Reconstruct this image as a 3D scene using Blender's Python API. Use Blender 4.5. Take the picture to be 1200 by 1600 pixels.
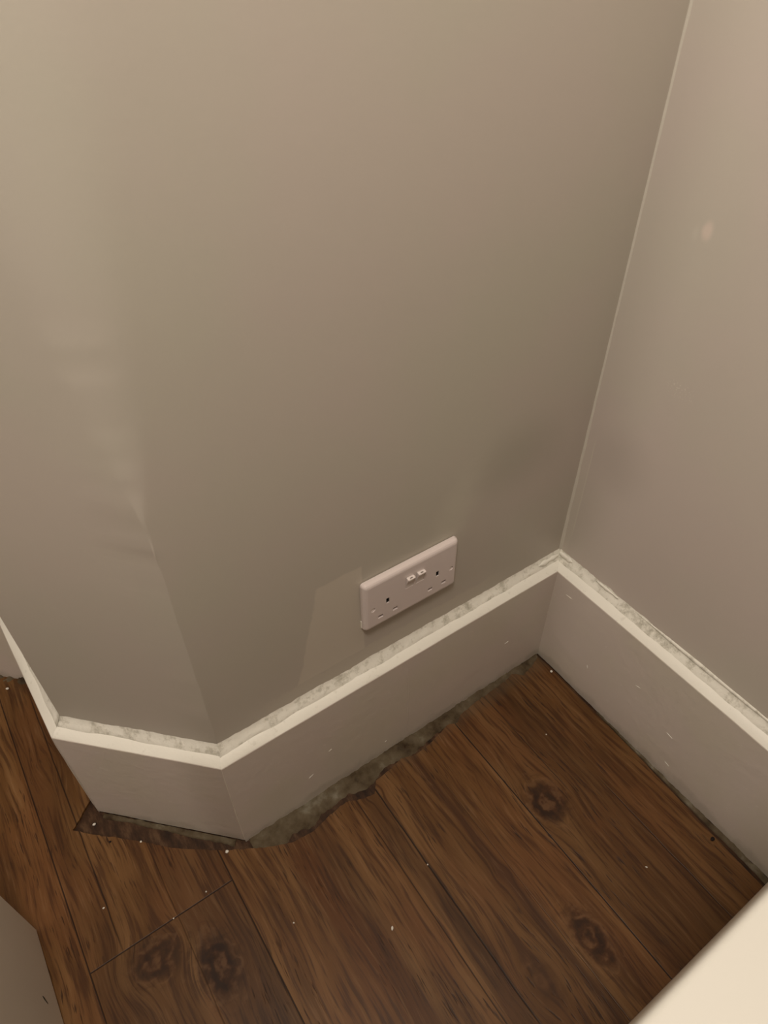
import bpy, bmesh, math, random
from math import sin, cos, pi, tan, sqrt, exp
from mathutils import Vector, Matrix, noise

for o in list(bpy.data.objects):
    bpy.data.objects.remove(o)
SC = bpy.context.scene
COL = SC.collection
random.seed(7)

# ------------------------------------------------------------------ camera
CAM = Vector((-0.6548, -0.4726, 1.02525))
R = Vector((0.82316995, -0.56777637, -0.00460597))
U = Vector((0.39047977, 0.56019646, 0.73055149))
F = Vector((0.41220963, 0.60316658, -0.68284208))
cd_ = bpy.data.cameras.new('camera')
cam = bpy.data.objects.new('camera', cd_)
COL.objects.link(cam)
m = Matrix((R, U, -F)).transposed().to_4x4()
m.translation = CAM
cam.matrix_world = m
cd_.sensor_fit = 'VERTICAL'
cd_.sensor_height = 36.0
cd_.lens = 1096.95 / 1600 * 36.0
cd_.clip_start = 0.02
cd_.dof.use_dof = True
cd_.dof.focus_distance = 1.0
cd_.dof.aperture_fstop = 7.5
SC.camera = cam

# ------------------------------------------------------------------ world, light, exposure
w = bpy.data.worlds.new('world')
SC.world = w
w.use_nodes = True
w.node_tree.nodes['Background'].inputs[0].default_value = (1.0, 0.85, 0.7, 1)
w.node_tree.nodes['Background'].inputs[1].default_value = 0.0

def lamp(name, loc, power, radius, colour):
    l = bpy.data.lights.new(name, 'POINT')
    l.energy = power
    l.shadow_soft_size = radius
    l.color = colour
    o = bpy.data.objects.new(name, l)
    o.location = loc
    COL.objects.link(o)
    return o
lamp('ceiling_light', (-0.75, -0.5, 1.78), 37, 0.12, (1.0, 0.915, 0.815))
lamp('added_fill_left', (-2.3, 0.15, 1.1), 15, 0.12, (1.0, 0.90, 0.80))  # added unseen fill, brightens the angled faces and the right wall
SC.view_settings.view_transform = 'Standard'
SC.view_settings.look = 'None'
SC.view_settings.gamma = 1.0
SC.view_settings.use_curve_mapping = False
SC.view_settings.exposure = 0.0

# ------------------------------------------------------------------ node maths helper
class NT:
    """one material's node tree, with arithmetic on sockets"""
    def __init__(s, name):
        s.mat = bpy.data.materials.new(name)
        s.mat.use_nodes = True
        s.t = s.mat.node_tree
        s.b = s.t.nodes['Principled BSDF']
        s.pos = s.t.nodes.new('ShaderNodeNewGeometry').outputs['Position']
        sx = s.t.nodes.new('ShaderNodeSeparateXYZ')
        s.t.links.new(s.pos, sx.inputs[0])
        s.x, s.y, s.z = (Ex(s, sx.outputs[i]) for i in range(3))
    def put(s, inp, v):
        if isinstance(v, Ex): v = v.k
        if isinstance(v, bpy.types.NodeSocket): s.t.links.new(v, inp)
        elif isinstance(v, tuple) and len(v) == 3 and inp.type == 'RGBA': inp.default_value = (*v, 1)
        else: inp.default_value = v
    def math(s, op, *a, clamp=False):
        n = s.t.nodes.new('ShaderNodeMath')
        n.operation = op; n.use_clamp = clamp
        for i, v in enumerate(a): s.put(n.inputs[i], v)
        return Ex(s, n.outputs[0])
    def vec(s, x, y, z):
        n = s.t.nodes.new('ShaderNodeCombineXYZ')
        for i, v in enumerate((x, y, z)): s.put(n.inputs[i], v)
        return n.outputs[0]
    def noise(s, v=None, scale=5.0, detail=2.0, rough=0.5, dist=0.0, colour=False):
        n = s.t.nodes.new('ShaderNodeTexNoise')
        s.t.links.new(v if v is not None else s.pos, n.inputs['Vector'])
        n.inputs['Scale'].default_value = scale
        n.inputs['Detail'].default_value = detail
        n.inputs['Roughness'].default_value = rough
        n.inputs['Distortion'].default_value = dist
        return n.outputs['Color'] if colour else Ex(s, n.outputs['Fac'])
    def step(s, v, a, b):
        n = s.t.nodes.new('ShaderNodeMapRange')
        n.interpolation_type = 'SMOOTHSTEP'
        s.put(n.inputs['Value'], v)
        s.put(n.inputs['From Min'], a); s.put(n.inputs['From Max'], b)
        return Ex(s, n.outputs['Result'])
    def mix(s, f, a, b, mode='MIX'):
        n = s.t.nodes.new('ShaderNodeMix')
        n.data_type = 'RGBA'; n.blend_type = mode
        s.put(n.inputs[0], f); s.put(n.inputs[6], a); s.put(n.inputs[7], b)
        return n.outputs[2]
    def ramp(s, f, stops, interp='LINEAR'):
        n = s.t.nodes.new('ShaderNodeValToRGB')
        n.color_ramp.interpolation = interp
        e = n.color_ramp.elements
        while len(e) < len(stops): e.new(0.5)
        for i, (p, c) in enumerate(stops):
            e[i].position = p; e[i].color = (*c, 1) if len(c) == 3 else c
        s.put(n.inputs[0], f)
        return n.outputs[0]
    def box(s, v, a, b, soft=0.002):
        return s.step(v, a - soft, a + soft) * (1.0 - s.step(v, b - soft, b + soft))
    def blob(s, a, ac, aw, b, bc, bw, soft=0.4):
        d = s.math('SQRT', ((a - ac) / aw) * ((a - ac) / aw) + ((b - bc) / bw) * ((b - bc) / bw))
        return 1.0 - s.step(d, 1 - soft, 1 + soft)
    def bump(s, h, strength=0.3, dist=0.001):
        n = s.t.nodes.new('ShaderNodeBump')
        n.inputs['Strength'].default_value = strength
        n.inputs['Distance'].default_value = dist
        s.put(n.inputs['Height'], h)
        s.t.links.new(n.outputs[0], s.b.inputs['Normal'])
    def done(s, colour, rough=0.5, spec=0.5):
        s.put(s.b.inputs['Base Color'], colour)
        s.put(s.b.inputs['Roughness'], rough)
        s.b.inputs['Specular IOR Level'].default_value = spec
        return s.mat

class Ex:
    def __init__(s, n, k): s.n, s.k = n, k
    def __add__(s, o): return s.n.math('ADD', s, o)
    __radd__ = __add__
    def __mul__(s, o): return s.n.math('MULTIPLY', s, o)
    __rmul__ = __mul__
    def __sub__(s, o): return s.n.math('SUBTRACT', s, o)
    def __rsub__(s, o): return s.n.math('SUBTRACT', o, s)
    def __truediv__(s, o): return s.n.math('DIVIDE', s, o)

# ------------------------------------------------------------------ materials
def wall_paint(name, kind):
    n = NT(name)
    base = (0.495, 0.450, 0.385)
    if kind == 'right': base = (0.565, 0.510, 0.450)  # same paint, base lightened to carry the stronger light on this wall
    big = n.noise(scale=3.2, detail=3, rough=0.55)
    hue = n.mix(n.step(big, 0.36, 0.64), tuple(b * q for b, q in zip(base, (1.025, 0.99, 1.02))), tuple(b * q for b, q in zip(base, (0.985, 1.01, 0.985))))
    c = n.mix(0.8, base, hue)
    rough = n.noise(scale=9.0, detail=2) * 0.14 + 0.42
    edge = (n.noise(scale=45, detail=4) - 0.5) * 0.012
    if kind == 'back':
        on = n.step(n.y, -0.004, -0.001)
        # square patch of newer paint left of the socket
        left = -0.424 - (0.421 - n.z) * 0.25 + edge
        patch = n.step(n.x, left - 0.002, left + 0.002) * n.box(n.x + edge * 0.3, -0.60, -0.364, 0.0015) \
            * n.box(n.z + edge * 0.5, 0.262, 0.421, 0.002) * on
        c = n.mix(patch * 0.8, c, (0.60, 0.54, 0.455))
        rough = rough - patch * 0.06
        # paler sheen painted right of the socket, darker gloss shading painted above it
        sw = n.blob(n.x + (n.z - 0.40) * -0.35 + edge * 2, -0.235, 0.028, n.z, 0.42, 0.075, 0.7) * on
        c = n.mix(sw * 0.35, c, (0.60, 0.57, 0.47))
        sm = n.blob(n.x + edge * 2, -0.13, 0.06, n.z, 0.475, 0.045, 0.8) * on
        c = n.mix(sm * 0.45, c, (0.37, 0.345, 0.28))
        sk = n.box(n.z + edge * 2.0, 0.20, 0.262, 0.004) * n.box(n.x, -0.50, -0.14, 0.05) * on
        c = n.mix(sk * 0.45, c, (0.60, 0.55, 0.45))
    if kind == 'right':
        # touch-up dab and scratches
        d1 = n.blob(n.y + edge * 0.4, -0.082, 0.0050, n.z, 0.754, 0.0085, 0.6)
        d2 = n.blob(n.y + edge * 0.4, -0.070, 0.0035, n.z, 0.748, 0.006, 0.8)
        c = n.mix(d1 * 0.55, c, (0.80, 0.66, 0.58))
        c = n.mix(d2 * 0.3, c, (0.66, 0.62, 0.54))
        fine = n.step(n.noise(scale=420, detail=2), 0.58, 0.64)
        d3 = n.blob(n.y, -0.109, 0.016, n.z, 0.583, 0.010, 0.6) * fine
        c = n.mix(d3 * 0.55, c, (0.74, 0.70, 0.60))
        d4 = n.blob(n.y + edge, -0.062, 0.035, n.z, 0.445, 0.04, 0.8)
        c = n.mix(d4 * 0.30, c, (0.40, 0.355, 0.31))
        # lighter cutting-in strip along the corner, low down
        st = n.box(n.y + edge * 0.12, -0.0165, -0.0145, 0.0006) * n.box(n.z, 0.28, 0.45, 0.02)
        c = n.mix(st * 0.5, c, (0.66, 0.62, 0.52))
        st2 = n.step(n.y + edge * 0.3, -0.015, -0.013) * (1.0 - n.step(n.z, 0.40, 0.48))
        c = n.mix(st2 * 0.22, c, (0.62, 0.58, 0.48))
    n.bump(n.noise(scale=260, detail=3, rough=0.6) * 0.6 + n.noise(scale=30, detail=2) * 0.8, 0.14, 0.0012)
    return n.done(c, rough, 0.38)

def gloss_paint(name, base=(0.66, 0.585, 0.525), dirty=True):
    n = NT(name)
    g = n.step(n.noise(scale=7.0, detail=3), 0.38, 0.64)
    c = n.mix(g * 0.7, base, tuple(v * f for v, f in zip(base, (0.96, 1.0, 0.93))))
    if dirty:
        sc = n.step(n.noise(n.vec(n.x * 1.0, n.y * 1.0, n.z * 1.4), scale=60, detail=5, rough=0.7), 0.64, 0.70)
        c = n.mix(sc * 0.30, c, (0.80, 0.76, 0.68))
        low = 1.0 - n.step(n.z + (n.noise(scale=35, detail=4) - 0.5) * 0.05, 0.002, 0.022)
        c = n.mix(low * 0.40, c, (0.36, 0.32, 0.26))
    n.bump(n.noise(scale=48, detail=4, rough=0.62), 0.36, 0.0020)
    return n.done(c, n.noise(scale=20, detail=2) * 0.2 + 0.30, 0.45)

def lit_cap_paint():
    # paint on the moulded skirting top, colour lightened for the overhead light it catches
    n = NT('skirting_lit_cap_paint')
    s = n.noise(scale=75, detail=5, rough=0.65)
    c = n.mix(n.step(s, 0.60, 0.68) * 0.35, (0.90, 0.87, 0.78), (0.66, 0.63, 0.54))
    n.bump(n.noise(scale=190, detail=3), 0.25, 0.001)
    return n.done(c, 0.42, 0.45)

def caulk_paint():
    n = NT('caulk')
    s = n.noise(scale=55, detail=5, rough=0.7)
    c = n.ramp(s, [(0.30, (0.46, 0.43, 0.35)), (0.41, (0.68, 0.65, 0.56)), (0.50, (0.86, 0.83, 0.74))])
    n.bump(n.noise(scale=150, detail=4), 0.5, 0.0015)
    return n.done(c, 0.55, 0.35)

def plain(name, c, rough=0.5, spec=0.5, var=0.08, scale=40.0, bump=0.1):
    n = NT(name)
    k = n.mix(n.noise(scale=scale, detail=3), tuple(v * (1 - var) for v in c), tuple(min(1, v * (1 + var)) for v in c))
    n.bump(n.noise(scale=scale * 4, detail=2), bump, 0.0006)
    return n.done(k, rough, spec)

def adhesive_mat():
    n = NT('old_adhesive')
    a = n.noise(scale=24, detail=4, rough=0.62)
    c = n.ramp(a, [(0.30, (0.030, 0.016, 0.007)), (0.42, (0.078, 0.054, 0.028)), (0.58, (0.125, 0.096, 0.058)), (0.74, (0.22, 0.195, 0.145))])
    n.bump(n.noise(scale=110, detail=4, rough=0.6), 0.6, 0.0015)
    return n.done(c, 0.75, 0.25)

def subfloor_mat():
    n = NT('bare_subfloor')
    a = n.noise(n.vec(n.x * 3, n.y, 0.0), scale=26, detail=5, rough=0.65)
    c = n.ramp(a, [(0.32, (0.016, 0.007, 0.003)), (0.5, (0.050, 0.022, 0.009)), (0.66, (0.105, 0.055, 0.026))])
    n.bump(a, 0.6, 0.002)
    return n.done(c, 0.6, 0.3)

def wood_floor():
    n = NT('wood_plank_vinyl')
    x, y = n.x, n.y
    # slow wander of the grain along each board
    wob = (n.noise(n.vec(x * 4.0, y * 1.6, 0.0), scale=2.0, detail=2) - 0.5)
    gx = x + wob * 0.035
    # knots: (x, y, half width, half length, strength)
    KN = [(-0.195, -0.222, 0.026, 0.034, 1.0), (-0.275, -0.385, 0.020, 0.042, 0.95), (-0.748, -0.088, 0.030, 0.026, 0.9),
          (-0.685, -0.140, 0.024, 0.040, 1.0), (-0.160, -0.124, 0.009, 0.007, 0.9), (-0.316, -0.262, 0.010, 0.010, 0.8),
          (-0.402, -0.066, 0.012, 0.008, 0.7), (-0.255, -0.195, 0.012, 0.030, 0.4), (-0.262, -0.130, 0.006, 0.006, 0.5),
          (-0.275, -0.128, 0.005, 0.005, 0.5), (-0.805, 0.200, 0.012, 0.03, 0.6), (-0.790, 0.260, 0.016, 0.03, 0.6),
          (-0.10, -0.33, 0.005, 0.008, 0.6), (-0.055, -0.15, 0.006, 0.012, 0.5), (-0.045, -0.395, 0.006, 0.007, 0.8),
          (-0.36, -0.385, 0.02, 0.035, 0.35), (-0.775, 0.19, 0.006, 0.03, 0.7)]
    kd = None; rings = None
    for (kx, ky, kw, kl, ks) in KN:
        dx = (x - kx) / kw; dy = (y - ky) / kl
        d2 = dx * dx + dy * dy
        g = n.math('EXPONENT', d2 * -0.55)
        # grain lines bow out around the knot
        gx = gx - (g * dx) * (kw * 0.75)
        rag = (n.noise(scale=70, detail=3) - 0.5) * 1.3
        core = (1.0 - n.step(d2 + rag * 0.7, 0.30, 1.5)) * ks
        if kw < 0.018: continue
        rr = n.math('SINE', n.math('SQRT', d2) * 8.0 + (n.noise(scale=38, detail=4) - 0.5) * 18.0) * g * ks
        rings = rr if rings is None else rings + rr
        kd = core if kd is None else n.math('MAXIMUM', kd, core)
    # ---- tone of boards and of the strips printed on them
    T = [(-2.50, .92), (-1.40, 1.1), (-1.02, 1.0), (-0.905, 1.16), (-0.822, 1.00), (-0.777, 1.06), (-0.705, 0.86), (-0.626, 1.06),
         (-0.575, 1.0), (-0.520, 0.86), (-0.480, 1.04), (-0.426, 0.82), (-0.3925, 1.00), (-0.300, 1.12), (-0.226, 0.94),
         (-0.155, 0.86), (-0.105, 0.98), (-0.0255, 0.9)]
    fx = lambda v: (v + 2.5) / 2.5
    tone = n.ramp((x + 2.5) / 2.5, [(fx(a), (t / 2, t / 2, t / 2)) for a, t in T], 'CONSTANT')
    tone = Ex(n, tone) * 1.84
    lowb = n.box(x, -0.822, -0.626, 0.0002) * (1.0 - n.step(y, -0.0565, -0.0555))
    tone = tone * (1.0 - lowb * 0.16)
    off = lowb * 3.7
    # ---- grain
    v1 = n.vec(gx * 1.0, y * 0.055 + off, n.math('FLOOR', (x + 0.026) / 0.2) * 2.3)
    streak = n.noise(v1, scale=190, detail=3, rough=0.6)
    v2 = n.vec(gx, y * 0.10 + off, n.math('FLOOR', (x + 0.026) / 0.2) * 5.1)
    band = n.noise(v2, scale=34, detail=3, rough=0.55)
    v3 = n.vec(gx, y * 0.085 + off, 4.0)
    dash = n.step(n.noise(v3, scale=330, detail=2, rough=0.5), 0.60, 0.68) * n.step(n.noise(n.vec(x, y * 0.4, 9.0), scale=16, detail=3), 0.44, 0.60)
    blot = n.noise(n.vec(x * 1.0, y * 0.35, 2.0), scale=14, detail=4, rough=0.6)
    c = n.ramp(band, [(0.28, (0.066, 0.026, 0.0055)), (0.48, (0.130, 0.057, 0.0150)), (0.68, (0.205, 0.103, 0.036))])
    c = n.mix(n.step(blot, 0.42, 0.66) * 0.6, c, (0.150, 0.058, 0.0165))
    red = n.box(gx + (y + 0.15) * 0.12, -0.545, -0.505, 0.010) * n.box(y, -0.42, -0.06, 0.05)
    c = n.mix(red * 0.75, c, (0.090, 0.028, 0.0035))
    dk = n.box(gx, -0.322, -0.308, 0.004) * (1.0 - n.step(y, -0.06, 0.0)) + n.box(gx, -0.655, -0.648, 0.002) * 0.7
    c = n.mix(dk * 0.65, c, (0.050, 0.017, 0.006))
    c = n.mix((1.0 - n.step(streak, 0.36, 0.52)) * 0.72, c, (0.052, 0.018, 0.005))
    c = n.mix(n.step(streak, 0.55, 0.72) * 0.42, c, (0.250, 0.135, 0.062))
    c = n.mix(dash * 0.85, c, (0.030, 0.011, 0.004))
    # fine sawn texture, regular across the board
    # knots
    kn = rings * 0.16 + n.noise(scale=60, detail=3) * 0.9 + 0.05
    halo = n.step(rings, 0.15, 0.6) * (1.0 - kd) 
    c = n.mix(halo * 0.35, c, (0.26, 0.14, 0.065))
    halo2 = n.step(rings * -1.0, 0.15, 0.6) * (1.0 - kd)
    c = n.mix(halo2 * 0.40, c, (0.05, 0.018, 0.005))
    kcol = n.ramp(kn, [(0.36, (0.022, 0.007, 0.002)), (0.54, (0.062, 0.022, 0.006)), (0.72, (0.150, 0.072, 0.030))])
    c = n.mix(kd * 0.9, c, kcol)
    tn = n.t.nodes.new('ShaderNodeVectorMath'); tn.operation = 'SCALE'
    n.t.links.new(c, tn.inputs[0]); n.put(tn.inputs['Scale'], tone)
    c = tn.outputs[0]
    # ---- seams
    seam = None
    ww = (n.noise(n.vec(0.0, y, 0.0), scale=18, detail=2) - 0.5) * 0.003
    for sx, sw, st in ((-1.222, .0009, 1), (-1.022, .0009, 1), (-0.822, .0009, 0.9), (-0.626, .0009, 0.9), (-0.426, .0008, 0.75),
                       (-0.226, .0009, 1), (-0.0255, .0006, .6)):
        s_ = n.box(x, sx - sw, sx + sw, 0.0004) * st
        seam = s_ if seam is None else n.math('MAXIMUM', seam, s_)
    for sx, sw, st, y0, y1 in ((-0.3935, .0010, .95, -0.42, 0), (-0.155, .0007, .7, -0.23, 0), (-0.104, .0008, .7, -1, -0.25),
                               (-0.779, .0009, .8, -0.05, 0.4), (-0.302, .0006, .4, -1, -0.1), (-0.705, .0007, .5, -1, 0.1)):
        s_ = n.box(x + ww, sx - sw, sx + sw, 0.0005) * st * n.box(y, y0, y1, 0.03)
        seam = n.math('MAXIMUM', seam, s_)
    cr = n.box(y + (x + 0.7) * 0.004, -0.0570, -0.0553, 0.0004) * n.box(x, -0.822, -0.626, 0.0003) * 0.9
    seam = n.math('MAXIMUM', seam, cr)
    for cy, xa, xb in ((-0.71, -0.626, -0.426), (0.62, -1.022, -0.822), (-0.9, -0.426, -0.226)):
        seam = n.math('MAXIMUM', seam, n.box(y, cy - .0008, cy + .0008, .0004) * n.box(x, xa, xb, .0003) * .9)
    c = n.mix(seam, c, (0.012, 0.004, 0.002))
    # grime near the skirting, grey plaster dust film by the wall
    dust = n.step(y + (n.noise(scale=30, detail=4) - 0.5) * 0.03, -0.062, -0.035) * n.box(x, -0.56, -0.0, 0.01)
    c = n.mix(dust * 0.35, c, (0.10, 0.075, 0.045))
    h = streak * 0.5 - dash * 0.6 - seam * 1.5 - kd * 0.3
    n.bump(h, 0.35, 0.0012)
    return n.done(c, streak * 0.15 + 0.40 + kd * 0.1, 0.30)

M = dict(
    back=wall_paint('wall_paint_back', 'back'), right=wall_paint('wall_paint_right', 'right'), wall=wall_paint('wall_paint', ''),
    skirt=gloss_paint('skirting_paint'), cap=lit_cap_paint(), caulk=caulk_paint(),
    fresh=plain('fresh_white_filler', (0.86, 0.83, 0.74), 0.5, 0.4, 0.04),
    plastic=plain('white_plastic', (0.72, 0.63, 0.60), 0.28, 0.5, 0.02, 30, 0.03),
    shutter=plain('white_shutter_plastic', (0.78, 0.70, 0.66), 0.35, 0.5, 0.02),
    edgep=plain('edge_filler', (0.80, 0.74, 0.66), 0.4, 0.4, 0.1, 90),
    dark=plain('dark_cavity', (0.02, 0.016, 0.012), 0.7, 0.3),
    mark=plain('grey_print', (0.20, 0.17, 0.15), 0.5, 0.3),
    cream=plain('cream_laminate', (0.545, 0.525, 0.475), 0.40, 0.45, 0.02, 8, 0.03),
    edge=plain('worktop_edge', (0.30, 0.26, 0.20), 0.5, 0.35, 0.05),
    cabinet=plain('painted_cabinet', (0.62, 0.565, 0.49), 0.45, 0.4, 0.03, 10, 0.06),
    ceil=plain('ceiling_paint', (0.78, 0.75, 0.70), 0.8, 0.2),
    crumb=plain('plaster_crumb', (0.80, 0.76, 0.68), 0.8, 0.2, 0.1, 400),
    darkcrumb=plain('dark_crumb', (0.018, 0.012, 0.010), 0.7, 0.2, 0.1, 400),
    adhesive=adhesive_mat(), sub=subfloor_mat(), floor=wood_floor(),
)

# ------------------------------------------------------------------ object helpers
def link(name, bm, mat, parent=None, smooth=False, recalc=True):
    if recalc: bmesh.ops.recalc_face_normals(bm, faces=bm.faces)
    me = bpy.data.meshes.new(name)
    bm.to_mesh(me); bm.free()
    for mt in (mat if isinstance(mat, (list, tuple)) else [mat]): me.materials.append(mt)
    for p in me.polygons: p.use_smooth = smooth
    o = bpy.data.objects.new(name, me)
    COL.objects.link(o)
    if parent: o.parent = parent
    return o
def struct(o): o['kind'] = 'structure'; return o
def tag(o, label, cat, group=None, kind=None):
    o['label'] = label; o['category'] = cat
    if group: o['group'] = group
    if kind: o['kind'] = kind
    return o
def empty(name, loc=(0, 0, 0)):
    o = bpy.data.objects.new(name, None); o.location = loc; o.empty_display_size = 0.05
    COL.objects.link(o); return o
def box(bm, x0, x1, y0, y1, z0, z1, bevel=0.0, seg=3):
    r = bmesh.ops.create_cube(bm, size=1)
    vs = r['verts']
    for v in vs: v.co = Vector(((x0 + x1) / 2 + v.co.x * (x1 - x0), (y0 + y1) / 2 + v.co.y * (y1 - y0), (z0 + z1) / 2 + v.co.z * (z1 - z0)))
    if bevel:
        es = list({e for v in vs for e in v.link_edges})
        bmesh.ops.bevel(bm, geom=es, offset=bevel, segments=seg, affect='EDGES', profile=0.5)
    return bm
def nz(x, y, z=0.0, s=1.0): return noise.noise(Vector((x * s, y * s, z * s)))

# ------------------------------------------------------------------ plan of the walls
XAC = -0.5795; LC = 0.2103; ANG = 0.7931
PB = Vector((0, 0)); PA = Vector((XAC, 0)); PC = PA + Vector((-cos(ANG), sin(ANG))) * LC
PD = Vector((PC.x - 0.014, 0.43)); PE = Vector((-3.0, PD.y + (3.0 + PD.x)))
H = 2.4

MID = {1: [Vector((-0.06 * i, 0)) for i in range(1, 9)] + [Vector((-0.505, 0))],
       2: [PA.lerp(PC, 0.33), PA.lerp(PC, 0.55), PA.lerp(PC, 0.8), PA.lerp(PC, 0.93)], 3: [PC.lerp(PD, 0.06), PC.lerp(PD, 0.94)]}
def wall_path(z):
    """plan of wall_back at height z: A, chamfer C, return D, chamfer E; crisp arris low, rounded above"""
    k = min(1, max(0, (z - 0.562) / 0.16)); k = k * k * (3 - 2 * k)
    k2 = min(1, max(0, (z - 0.60) / 0.5)); k2 = k2 * k2 * (3 - 2 * k2)
    radii = {1: 0.0025 + 0.045 * k + 0.13 * k2, 2: 0.004, 3: 0.004}
    pts = [Vector((0.0, 0.0)), PA, PC, PD, PE]
    out = []
    n0 = 40
    for i, p in enumerate(pts):
        if i == 4: out.append(PD.lerp(PE, 0.03))
        if i in (0, 4): out.append(p.copy()); continue
        for q in MID[i]: out.append(q.copy())
        a = (pts[i - 1] - p).normalized(); b = (pts[i + 1] - p).normalized()
        th = math.acos(max(-1, min(1, a.dot(b)))); r = radii[i]
        tl = r / tan(th / 2)
        p0 = p + a * tl; p1 = p + b * tl
        c = p + (a + b).normalized() * (r / sin(th / 2))
        a0 = p0 - c; a1 = p1 - c
        for j in range(9):
            t = j / 8
            d = (a0 * (1 - t) + a1 * t).normalized() * r
            out.append(c + d)
    return out

bm = bmesh.new()
zs = [0.0, 0.1, 0.2] + [0.2 + 0.01 * i for i in range(1, 60)] + [0.8 + 0.05 * i for i in range(33)]
rows = []
def plaster(p, z, i):
    # lumps of old plaster along the arris
    d = 0.0
    if 13 <= i <= 17:
        d += 0.0009 * nz(z * 60, 3.1)
        d += 0.0022 * exp(-((z - 0.572) / 0.006) ** 2)
        d += 0.0016 * exp(-((z - 0.607) / 0.006) ** 2)
    return p + Vector((-sin(ANG / 2), -cos(ANG / 2))) * d
for z in zs:
    rows.append([bm.verts.new((*plaster(p, z, i), z)) for i, p in enumerate(wall_path(z))])
for a, b in zip(rows, rows[1:]):
    for i in range(len(a) - 1):
        bm.faces.new((a[i], a[i + 1], b[i + 1], b[i]))
wb = struct(link('wall_back', bm, M['back'], smooth=True))
wb.data.materials[0] = M['back']
# keep flat faces flat: sharp only where the turn is strong
for e in wb.data.edges: pass

def quad_wall(name, a, b, mat, z0=0.0, z1=H):
    bm = bmesh.new()
    n = 12
    lo = [bm.verts.new((a[0] + (b[0] - a[0]) * i / n, a[1] + (b[1] - a[1]) * i / n, z0)) for i in range(n + 1)]
    hi = [bm.verts.new((v.co.x, v.co.y, z1)) for v in lo]
    for i in range(n): bm.faces.new((lo[i], lo[i + 1], hi[i + 1], hi[i]))
    return struct(link(name, bm, mat))
YF = -3.2
wr = quad_wall('wall_right', (0, 0), (0, YF), M['right'])
quad_wall('wall_front', (0, YF), (-3.0, YF), M['wall'])
quad_wall('wall_left', (-3.0, YF), (-3.0, PE.y), M['wall'])
bm = bmesh.new()
bm.faces.new([bm.verts.new((*p, H)) for p in (Vector((0, YF)), Vector((0, 0)), PA, PC, PD, PE, Vector((-3.0, YF)))])
struct(link('ceiling', bm, M['ceil']))

# corner caulk between back and right walls (part of the right wall)
bm = bmesh.new()
prev = None
for i in range(140):
    z = 0.236 + (H - 0.236) * i / 139
    k = 1 + 0.9 * max(0, 1 - (z - 0.236) / 0.35)
    wA = (0.0017 + 0.0006 * nz(z * 40, 1.0)) * k; wB = (0.0021 + 0.0009 * nz(z * 33, 8.0)) * k
    r = [bm.verts.new((-wA, 0.0003, z)), bm.verts.new((-wA * 0.55, -wB * 0.55, z)), bm.verts.new((0.0003, -wB, z))]
    if prev:
        for j in range(2): bm.faces.new((prev[j], prev[j + 1], r[j + 1], r[j]))
    prev = r
bead_m = plain('corner_bead', (0.60, 0.56, 0.485), 0.5, 0.4, 0.06, 60)
link('caulk_bead', bm, bead_m, wr, smooth=True)

# ------------------------------------------------------------------ floor
bm = bmesh.new()
sub = bmesh.new()
ragged = [(-1.05, 0.70), (-0.835, 0.492), (-0.800, 0.462), (-0.772, 0.428), (-0.757, 0.38), (-0.752, 0.30), (-0.751, 0.22), (-0.753, 0.165),
          (-0.786, 0.136), (-0.765, 0.114), (-0.742, 0.094), (-0.712, 0.066), (-0.69, 0.044), (-0.665, 0.020), (-0.640, 0.002), (-0.612, -0.018), (-0.588, -0.032),
          (-0.565, -0.046), (-0.533, -0.060), (-0.50, -0.063), (-0.47, -0.056), (-0.44, -0.053), (-0.415, -0.064), (-0.398, -0.067), (-0.385, -0.052),
          (-0.369, -0.050), (-0.330, -0.044), (-0.31, -0.052), (-0.285, -0.050), (-0.235, -0.040), (-0.222, -0.046), (-0.205, -0.036), (-0.16, -0.033), (-0.106, -0.031),
          (-0.085, -0.027), (-0.072, -0.040), (-0.05, -0.035), (-0.034, -0.030), (-0.0250, -0.026), (-0.0232, -0.06), (-0.0245, -0.12),
          (-0.0255, -0.20), (-0.0285, -0.27), (-0.0310, -0.33), (-0.0335, -0.38), (-0.0355, -0.43), (-0.037, -0.48), (-0.036, -0.9), (-0.03, YF)]
path = []
for (a, b) in zip(ragged, ragged[1:]):
    L = math.dist(a, b); n = max(1, min(14, int(L / 0.005)))
    for i in range(n):
        t = i / n
        x = a[0] + (b[0] - a[0]) * t; y = a[1] + (b[1] - a[1]) * t
        q = 0.0018 if x < -0.04 else 0.0006
        if y < -0.5: q = 0
        path.append((x + q * nz(x * 160, y * 160, 1.0), y + q * nz(x * 160, y * 160, 7.0)))
path.append(ragged[-1])
pts = path + [(-3.0, YF), (-3.0, 2.64)]
top = [bm.verts.new((x, y, 0.0)) for x, y in pts]
bot = [bm.verts.new((x, y, -0.004)) for x, y in pts]
bm.faces.new(top)
for i in range(len(pts)): bm.faces.new((top[i], top[(i + 1) % len(pts)], bot[(i + 1) % len(pts)], bot[i]))
bmesh.ops.triangulate(bm, faces=[f for f in bm.faces if len(f.verts) > 4])
fl = struct(link('floor', bm, M['floor']))
bm = bmesh.new()
bm.faces.new([bm.verts.new((x, y, -0.0045)) for x, y in ((0.02, YF), (0.02, 0.02), (-0.55, 0.02), (-0.70, 0.2), (-0.70, 0.45), (-3.0, 2.75), (-3.0, YF))])
link('subfloor', bm, M['sub'], fl)

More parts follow.
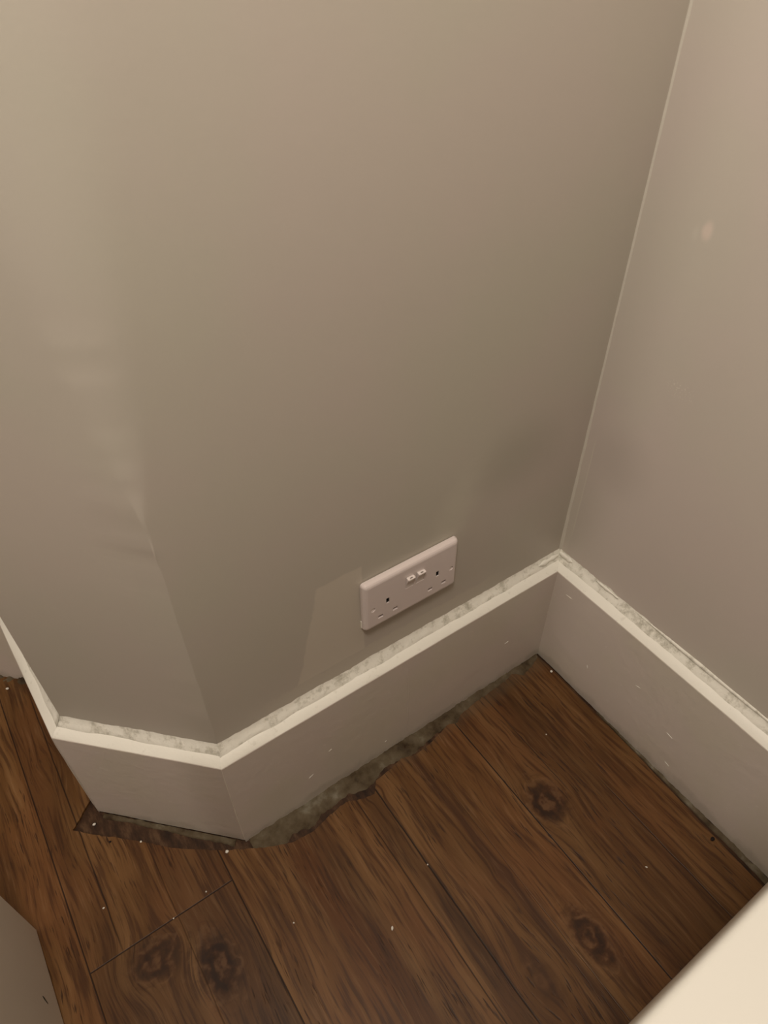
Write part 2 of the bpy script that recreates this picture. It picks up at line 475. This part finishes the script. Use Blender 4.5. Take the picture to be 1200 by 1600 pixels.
# ------------------------------------------------------------------ skirting boards
def offs(prev, p, nxt, d):
    """point p moved d into the room along the mitre; path runs B -> A -> C -> D -> E (room on the left-hand normal below)"""
    def nrm(a, b):
        t = (b - a).normalized(); return Vector((t.y, -t.x)) * -1
    ns = []
    if prev is not None: ns.append(nrm(prev, p))
    if nxt is not None: ns.append(nrm(p, nxt))
    if len(ns) == 1: return p + ns[0] * d
    mm = (ns[0] + ns[1]).normalized()
    return p + mm * (d / mm.dot(ns[0]))
PLAN = [Vector((0, YF)), PB, PA, PC, PD, PE]
# check the normal points into the room: from B to A (towards -x) room is -y
def sweep(bm, i, prof, step=0.006, jit=None, cap=True):
    a, b = PLAN[i], PLAN[i + 1]
    pv = PLAN[i - 1] if i > 0 else None; nx = PLAN[i + 2] if i + 2 < len(PLAN) else None
    L = (b - a).length; n = max(2, int(L / step)) if step else 1
    rows = []
    for k in range(n + 1):
        t = k / n; row = []
        for j, (d, z) in enumerate(prof):
            s = offs(pv, a, b, d); e = offs(a, b, nx, d)
            q = s.lerp(e, t)
            dd, dz = jit(q, j, t) if jit else (0, 0)
            if dd:
                q = offs(pv, a, b, d + dd).lerp(offs(a, b, nx, d + dd), t)
            row.append(bm.verts.new((q.x, q.y, z + dz)))
        rows.append(row)
    for r0, r1 in zip(rows, rows[1:]):
        for j in range(len(prof) - 1): bm.faces.new((r0[j], r0[j + 1], r1[j + 1], r1[j]))
    if cap:
        for r in (rows[0], rows[-1]): bm.faces.new(r)
    return rows
T = 0.0201; HB = 0.2131
names = {0: 'baseboard_right', 1: 'baseboard_back', 2: 'baseboard_angled', 3: 'baseboard_return', 4: 'baseboard_far'}
BB = {}
for i in range(5):
    sd = i * 17.3
    bm = bmesh.new()
    prof = [(0.0, -0.004), (T, -0.002 if i != 2 else 0.004), (T, 0.05), (T, 0.10), (T, 0.15), (T, HB - 0.0012), (T - 0.0006, HB - 0.0003)]
    st = 0.006 if i < 4 else 0.02
    def jit(q, j, t, sd=sd):
        if j in (5, 6): return (0.0003 * nz(q.x * 20, q.y * 20, sd), 0.0005 * nz(q.x * 14, q.y * 14, sd))
        if j == 1: return (0.0004 * nz(q.x * 50, q.y * 50, sd), 0.0016 * nz(q.x * 30, q.y * 30, sd) + 0.0008 * nz(q.x * 130, q.y * 130, sd))
        return (0, 0)
    sweep(bm, i, prof, st, jit)
    b_ = struct(link(names[i], bm, M['skirt']))
    BB[i] = b_
    # sloping painted top
    bm = bmesh.new()
    prof = [(T - 0.0006, HB - 0.0003), (T - 0.0022, HB + 0.0016), (0.0125, 0.2188), (0.0075, 0.2222), (0.004, 0.2235), (0.0, 0.2236)]
    def jit2(q, j, t, sd=sd):
        if j == 0: return (0.0003 * nz(q.x * 20, q.y * 20, sd), 0.0005 * nz(q.x * 14, q.y * 14, sd))
        if j in (1, 2, 3): return (0.0006 * nz(q.x * 22, q.y * 22, sd + 3), 0.0006 * nz(q.x * 25, q.y * 25, sd + 5))
        return (0, 0)
    sweep(bm, i, prof, st, jit2, cap=False)
    link('moulded_top', bm, M['cap'], b_, smooth=True)
    # lumpy caulk between board and wall
    bm = bmesh.new()
    prof = [(0.0098, 0.2196), (0.0078, 0.2232), (0.0050, 0.2268), (0.0020, 0.2315), (0.0002, 0.2362)]
    def jit3(q, j, t, sd=sd):
        a = nz(q.x * 45, q.y * 45, sd); b = nz(q.x * 150, q.y * 150, sd + 2)
        if j == 4: return (0, 0.0022 * a + 0.0012 * b)
        if j == 3: return (0.0008 * b, 0.0014 * a + 0.0008 * b)
        if j == 0: return (0.0022 * nz(q.x * 30, q.y * 30, sd + 9) - 0.0008, -0.0016 * nz(q.x * 30, q.y * 30, sd + 9) + 0.0010)
        return (0.0009 * a + 0.0005 * b, 0.0006 * b + 0.0004)
    sweep(bm, i, prof, 0.003 if i < 4 else 0.02, jit3, cap=False)
    link('caulk_bead', bm, M['caulk'], b_, smooth=True)

def smear(parent, p0, p1, w, h, mat, seed):
    """raised irregular blob of filler lying from p0 to p1"""
    bm = bmesh.new()
    p0 = Vector(p0); p1 = Vector(p1); ax = (p1 - p0); L = ax.length; ax.normalize()
    side = Vector(w); up = Vector(h)
    prev = None; n = max(6, int(L / 0.002))
    for i in range(n + 1):
        t = i / n; c = p0 + ax * (L * t)
        env = (1 - abs(2 * t - 1) ** 4) * (0.75 + 0.5 * nz(t * 6, seed, 0.3)) + 0.02
        row = []
        for j in range(7):
            s = j / 6 * 2 - 1
            row.append(bm.verts.new(c + side * (s * env) + up * ((1 - s * s) * env * 0.9 + 0.05)))
        if prev:
            for j in range(6): bm.faces.new((prev[j], prev[j + 1], row[j + 1], row[j]))
        prev = row
    return link('filler_smear', bm, mat, parent, smooth=True)
# fresh white filler at the inner corner
s2 = 0.7071
smear(BB[1], (-0.008, -0.006, 0.2315), (-0.050, -0.0055, 0.2300), (0, -0.0028, -0.0030), (0, -0.0016, 0.0018), M['fresh'], 2.0)
smear(BB[0], (-0.005, -0.004, 0.2335), (-0.004, -0.032, 0.2330), (-0.0026, 0, -0.0030), (-0.0014, 0, 0.0016), M['fresh'], 5.0)
smear(BB[0], (-0.003, -0.078, 0.2350), (-0.003, -0.122, 0.2350), (-0.0015, 0, -0.0020), (-0.0012, 0, 0.0012), M['fresh'], 6.0)
smear(BB[0], (-0.002, -0.150, 0.2355), (-0.002, -0.42, 0.2360), (-0.0016, 0, -0.0022), (-0.0012, 0, 0.0010), M['caulk'], 9.0)
# vertical joint filler on the back board and at the two outside corners
smear(BB[1], (-0.3035, -T - 0.0001, 0.008), (-0.3035, -T - 0.0001, HB - 0.003), (0.0014, 0, 0), (0, -0.0004, 0), M['skirt'], 3.0)
cA = PA + (offs(PB, PA, PC, T) - PA)
smear(BB[2], (cA.x, cA.y, 0.004), (cA.x, cA.y, HB + 0.002), (0.0015, 0.0015, 0), (-0.0004, -0.0009, 0), M['edgep'], 1.0)
cC = offs(PA, PC, PD, T)
smear(BB[2], (cC.x, cC.y, 0.006), (cC.x, cC.y, HB), (0.0012, 0.0018, 0), (-0.0008, -0.0004, 0), M['edgep'], 4.0)
# nicks and dribbles of white paint on the board faces
def nick(parent, c, d, L, n_, wd=0.0011, mat=None, seed=0):
    c = Vector(c); d = Vector(d).normalized(); n_ = Vector(n_)
    smear(parent, c - d * L / 2, c + d * L / 2, n_.cross(d) * wd, n_ * 0.0007, mat or M['fresh'], seed).name = 'paint_nick'
nick(BB[1], (-0.440, -T, 0.1033), (-1, 0, -0.4), 0.006, (0, -1, 0), 0.0010, seed=1)
nick(BB[1], (-0.4746, -T, 0.065), (-1, 0, -0.6), 0.010, (0, -1, 0), 0.0012, M['cap'], 2)
nick(BB[1], (-0.108, -T, 0.098), (-1, 0, -0.2), 0.009, (0, -1, 0), 0.0013, M['cap'], 3)
nick(BB[1], (-0.345, -T, 0.030), (-1, 0, -0.4), 0.004, (0, -1, 0), 0.0008, seed=4)
nick(BB[0], (-T, -0.052, 0.183), (0, -1, 0.1), 0.014, (-1, 0, 0), 0.0008, seed=5)
nick(BB[0], (-T, -0.118, 0.075), (0, -0.3, -1), 0.008, (-1, 0, 0), 0.0016, M['cap'], 6)
nick(BB[0], (-T, -0.205, 0.128), (0, -1, 0.3), 0.010, (-1, 0, 0), 0.0009, seed=7)
nick(BB[0], (-T, -0.275, 0.090), (0, -1, -0.2), 0.012, (-1, 0, 0), 0.0007, M['cap'], 8)
nick(BB[0], (-T, -0.290, 0.030), (0, -1, -0.3), 0.010, (-1, 0, 0), 0.0008, M['cap'], 9)

# ------------------------------------------------------------------ residue strips where the flooring stops short
def residue(name, a, b, w0, w1, hgt, seed, label, ragg=0.4, mat='adhesive', cover=None):
    bm = bmesh.new()
    a = Vector(a); b = Vector(b); t = (b - a).normalized(); nn = Vector((-t.y, t.x))
    L = (b - a).length; n = int(L / 0.0025); prev = None
    for i in range(n + 1):
        s = i / n; p = a + t * (L * s)
        wd = (w0 + (w1 - w0) * s) * (1 + ragg * nz(s * L * 28, seed, 0.7) + 0.35 * ragg * nz(s * L * 120, seed, 3.0))
        if cover: wd *= cover(s)
        row = []
        for j in range(9):
            k = j / 8
            q = p + nn * (wd * k)
            z = -0.0046 + hgt * (1 - k) ** 0.6 * (0.8 + 0.9 * nz(q.x * 70, q.y * 70, seed) + 0.5 * nz(q.x * 200, q.y * 200, seed)) * (0 if j == 8 else 1) + (0.001 if j < 8 else 0)
            row.append(bm.verts.new((q.x, q.y, max(-0.0046, z))))
        if prev:
            for j in range(8): bm.faces.new((prev[j], prev[j + 1], row[j + 1], row[j]))
        prev = row
    o = link(name, bm, M[mat], smooth=True)
    return tag(o, label, 'adhesive', kind='stuff')
residue('adhesive_residue', (-0.025, -T), (-0.583, -T), 0.014, 0.036, 0.0050, 3.0,
        'grey crumbly adhesive strip on the floor along the skirting below the socket', 0.45)
residue('adhesive_residue', (cA.x - 0.01, cA.y + 0.01), (cC.x + 0.006, cC.y - 0.006), 0.007, 0.005, 0.004, 8.0,
        'grey brown adhesive residue in the floor gap below the short angled skirting', 0.6)
residue('adhesive_residue', (-T, -0.62), (-T, -0.16), 0.0125, 0.0015, 0.0030, 11.0,
        'thin brown residue strip in the gap along the right-hand skirting', 0.3)
e0 = offs(PC, PD, PE, T)
residue('adhesive_residue', (e0.x, e0.y), (e0.x - 0.35, e0.y + 0.35), 0.012, 0.012, 0.009, 5.0,
        'grey residue at the foot of the far skirting, upper left beyond the angled corner', 0.6)

# ------------------------------------------------------------------ crumbs on the floor
def crumb(x, y, r, label, mat='crumb', stretch=1.0, ang=0.0, z=0.0, name='plaster_crumb', cat='crumb', group='crumbs on the floor'):
    bm = bmesh.new()
    r *= 0.78
    bmesh.ops.create_icosphere(bm, subdivisions=2, radius=r)
    for v in bm.verts:
        v.co *= 1 + 0.35 * nz(v.co.x / r, v.co.y / r, v.co.z / r + x * 40)
        v.co.x *= stretch; v.co.z *= 0.7
    zmin = min(v.co.z for v in bm.verts)
    for v in bm.verts: v.co.z -= zmin
    o = link(name, bm, M[mat], smooth=True)
    o.location = (x, y, z); o.rotation_euler.z = ang
    return tag(o, label, cat, group)
crumb(-0.616, -0.0185, 0.0030, 'round white plaster crumb at the gap by the angled skirting\'s front corner')
crumb(-0.711, 0.064, 0.0018, 'small white crumb at the gap midway along the angled skirting')
crumb(-0.758, 0.128, 0.0024, 'whitish plaster lump in the gap at the left end of the angled skirting', stretch=1.3, z=-0.003)
crumb(-0.583, -0.151, 0.0014, 'tiny pale speck on the streaky board in front of the outer corner')
crumb(-0.480, -0.230, 0.0019, 'elongated white flake lying alone on the middle of the floor', stretch=1.8, ang=1.0)
crumb(-0.394, -0.193, 0.0014, 'tiny yellowish speck on the dark board seam below the socket')
crumb(-0.0285, -0.062, 0.0026, 'pale crumb near the inner corner beside the right skirting gap')
crumb(-0.119, -0.143, 0.0013, 'tiny tan speck on the board just before the upper knot')
crumb(-0.147, -0.368, 0.0014, 'tiny white sliver on the darkest boards near the cream worktop', stretch=1.6, ang=2.2)
crumb(-0.662, -0.050, 0.0014, 'tiny white speck just above the board end joint')
crumb(-0.711, -0.056, 0.0012, 'tiny pale speck lying on the board end joint')
crumb(-0.783, 0.009, 0.0014, 'small tan speck on the thin split of the left board', stretch=1.5)
crumb(-0.806, 0.436, 0.0026, 'pale flake of plaster on the floor at the far left under the far skirting', stretch=1.4, ang=2.4)
crumb(-0.040, -0.396, 0.0032, 'black crumb beside the right skirting gap close to the worktop', 'darkcrumb', stretch=1.4, name='dirt_crumb')
crumb(-0.747, 0.089, 0.0020, 'black crumb just outside the gap at the angled skirting', 'darkcrumb', name='dirt_crumb')

# ------------------------------------------------------------------ double socket
SX, SZ = -0.2954, 0.3497
sock = empty('double_socket', (SX, 0, SZ))
tag(sock, 'white double plug socket with two switches on the wall above the skirting', 'socket')
W2, H2, TH = 0.073, 0.043, 0.0100
def rrect(w, h, r, n=6):
    o = []
    for cx, cy, a0 in ((w - r, h - r, 0), (-w + r, h - r, pi / 2), (-w + r, -h + r, pi), (w - r, -h + r, 1.5 * pi)):
        for i in range(n + 1):
            a = a0 + pi / 2 * i / n; o.append((cx + r * cos(a), cy + r * sin(a)))
    return o
bm = bmesh.new()
loops = []
prof = [(0.0, 0.0010), (0.0, 0.0040), (0.0004, 0.0058), (0.0016, 0.0078), (0.0034, 0.0092), (0.0052, 0.0098), (0.0066, TH)]
for ins, d in prof:
    loops.append([bm.verts.new((x, -d, z)) for x, z in rrect(W2 - ins, H2 - ins, max(0.0045 - ins * 0.4, 0.002))])
for a, b in zip(loops, loops[1:]):
    n = len(a)
    for i in range(n): bm.faces.new((a[i], a[(i + 1) % n], b[(i + 1) % n], b[i]))
bm.faces.new(loops[-1]); bm.faces.new(loops[0][::-1])
plate = link('faceplate', bm, M['plastic'], sock)

cut = bmesh.new()
PINS = []
for c in (-0.0383, 0.0397):
    PINS.append(('e', c, -0.0015, 0.0024, 0.0046))
    for dx in (-0.0110, 0.0115): PINS.append(('l', c + dx, -0.0248, 0.0037, 0.0027))
ROCK = [(-0.0048, 0.0125), (0.0116, 0.0125)]
for k, cx, cz, w_, h_ in PINS: box(cut, cx - w_, cx + w_, -0.02, -0.0022, cz - h_, cz + h_)
for cx, cz in ROCK: box(cut, cx - 0.0061, cx + 0.0061, -0.02, -0.0048, cz - 0.0106, cz + 0.0100)
for sx in (-0.0603, 0.0624):
    bmesh.ops.create_cone(cut, cap_ends=True, segments=24, radius1=0.0034, radius2=0.0034, depth=0.012,
                          matrix=Matrix.Translation((sx, -0.0130, -0.0055)) @ Matrix.Rotation(pi / 2, 4, 'X'))
cutter = link('cutter', cut, M['dark'], sock)
md = plate.modifiers.new('holes', 'BOOLEAN')
md.operation = 'DIFFERENCE'; md.solver = 'EXACT'; md.object = cutter
bpy.context.view_layer.update()
dg = bpy.context.evaluated_depsgraph_get()
me2 = bpy.data.meshes.new_from_object(plate.evaluated_get(dg))
plate.modifiers.clear(); plate.data = me2
if not me2.materials: me2.materials.append(M['plastic'])
for p in me2.polygons: p.material_index = 0
bpy.data.objects.remove(cutter)
sm = plate.data
for p in sm.polygons: p.use_smooth = False

for k, cx, cz, w_, h_ in PINS:
    bm = bmesh.new()
    if k == 'e':  # dark lining puts the shade of the deep slot into colour
        box(bm, cx - w_ - .0006, cx + w_ + .0006, -0.0030, -0.0018, cz - h_ - .0006, cz + h_ + .0006)
        for s_ in (-1, 1): box(bm, cx + s_ * (w_ + 0.0001) - 0.0002, cx + s_ * (w_ + 0.0001) + 0.0002, -0.0088, -0.0022, cz - h_, cz + h_)
        for s_ in (-1, 1): box(bm, cx - w_, cx + w_, -0.0088, -0.0022, cz + s_ * (h_ + 0.0001) - 0.0002, cz + s_ * (h_ + 0.0001) + 0.0002)
        o = link('earth_slot', bm, M['dark'], sock); o['label'] = 'dark earth pin slot'
    else:
        # sloping shutter behind the live / neutral slot
        v = [bm.verts.new(q) for q in ((cx - w_, -0.0030, cz + h_), (cx + w_, -0.0030, cz + h_), (cx + w_, -0.0066, cz - h_), (cx - w_, -0.0066, cz - h_),
                                       (cx - w_, -0.0024, cz + h_), (cx + w_, -0.0024, cz + h_), (cx + w_, -0.0024, cz - h_), (cx - w_, -0.0024, cz - h_))]
        for f in ((0, 1, 2, 3), (4, 5, 6, 7), (0, 1, 5, 4), (1, 2, 6, 5), (2, 3, 7, 6), (3, 0, 4, 7)): bm.faces.new([v[i] for i in f])
        link('pin_shutter', bm, M['shutter'], sock)
for sx in (-0.0603, 0.0624):
    bm = bmesh.new()
    bmesh.ops.create_uvsphere(bm, u_segments=20, v_segments=10, radius=0.0032)
    for v in bm.verts: v.co = Vector((sx + v.co.x, -0.0078 + v.co.y * 0.3 - (0.0006 if v.co.z < 0 else 0), -0.0058 + v.co.z))
    link('screw_cover', bm, M['shutter'], sock, smooth=True)
for cx, cz in ROCK:
    bm = bmesh.new()
    # rocker pressed in at the bottom: its top end stands proud and catches the light
    pr = [(-0.0105, -0.0097), (-0.0060, -0.0101), (0.0010, -0.0112), (0.0078, -0.0150), (0.0092, -0.0148), (0.0096, -0.0120), (0.0096, -0.0052), (-0.0105, -0.0052)]
    a = [bm.verts.new((cx - 0.0055, y, cz + z)) for z, y in pr]; b = [bm.verts.new((cx + 0.0055, y, cz + z)) for z, y in pr]
    bm.faces.new(a); bm.faces.new(b)
    for i in range(len(pr)): bm.faces.new((a[i], a[(i + 1) % len(pr)], b[(i + 1) % len(pr)], b[i]))
    bmesh.ops.bevel(bm, geom=bm.edges[:], offset=0.0004, segments=2, affect='EDGES')
    r_ = link('rocker_switch', bm, M['shutter'], sock)
    bm = bmesh.new()
    box(bm, cx - 0.0019, cx + 0.0019, -0.0138, -0.0122, cz + 0.0088, cz + 0.00975)
    o = link('switch_mark', bm, M['mark'], r_); o['label'] = 'small grey mark on the switch end'
bm = bmesh.new(); box(bm, -W2 + 0.003, W2 - 0.003, -0.0016, 0.0, -H2 + 0.003, H2 - 0.003)
link('gasket', bm, M['caulk'], sock)
bm = bmesh.new()
box(bm, -W2 - 0.0006, -W2 + 0.003, -0.0022, 0.0, -H2 + 0.002, -H2 + 0.016, 0.0005, 1)
link('paint_remnant', bm, M['fresh'], sock)

# ------------------------------------------------------------------ cream worktop cabinet, lower right
cab = empty('cabinet', (-0.32, -0.75, 0))
tag(cab, 'cabinet with a plain cream flat top cut off by the lower right corner', 'cabinet')
ZT = 0.74
bm = bmesh.new(); box(bm, -0.285, 0.297, -0.28, 0.2750, 0.002, ZT - 0.030)
link('carcass', bm, M['cabinet'], cab)
bm = bmesh.new(); box(bm, -0.30, 0.298, -0.29, 0.2752, ZT - 0.030, ZT, 0.0030, 4)
o = link('worktop', bm, [M['cream']], cab, smooth=False)
bm = bmesh.new(); box(bm, -0.27, 0.28, -0.26, 0.26, 0.0, 0.002)
link('plinth', bm, M['cabinet'], cab)

# ------------------------------------------------------------------ pale cupboard, lower left
cup = empty('cupboard', (-1.10, -0.25, 0))
tag(cup, 'pale painted low cupboard side with a small dark chip at the lower left corner', 'cupboard')
bm = bmesh.new(); box(bm, -0.237, 0.237, -0.29, 0.283, 0.004, 0.40, 0.0025, 2)
link('carcass', bm, M['cabinet'], cup)
bm = bmesh.new(); box(bm, -0.25, 0.22, -0.30, 0.283, 0.40, 0.42, 0.003, 2)
link('top_panel', bm, M['cabinet'], cup)
bm = bmesh.new(); box(bm, -0.21, 0.225, -0.28, 0.270, 0.0, 0.004)
o = link('plinth', bm, M['dark'], cup)  # dark colour stands in for the shadow gap under the cupboard
bm = bmesh.new()
vs = [bm.verts.new(q) for q in ((0.2372, 0.176, 0.068), (0.2372, 0.1755, 0.063), (0.2372, 0.1715, 0.055), (0.2372, 0.1700, 0.0545), (0.2372, 0.1722, 0.060), (0.2372, 0.1735, 0.066))]
bm.faces.new(vs)
r = bmesh.ops.extrude_face_region(bm, geom=bm.faces[:])
for v in r['geom']:
    if isinstance(v, bmesh.types.BMVert): v.co.x += 0.0003
o = link('chip_mark', bm, M['dark'], cup); o['label'] = 'small dark chip in the paint'
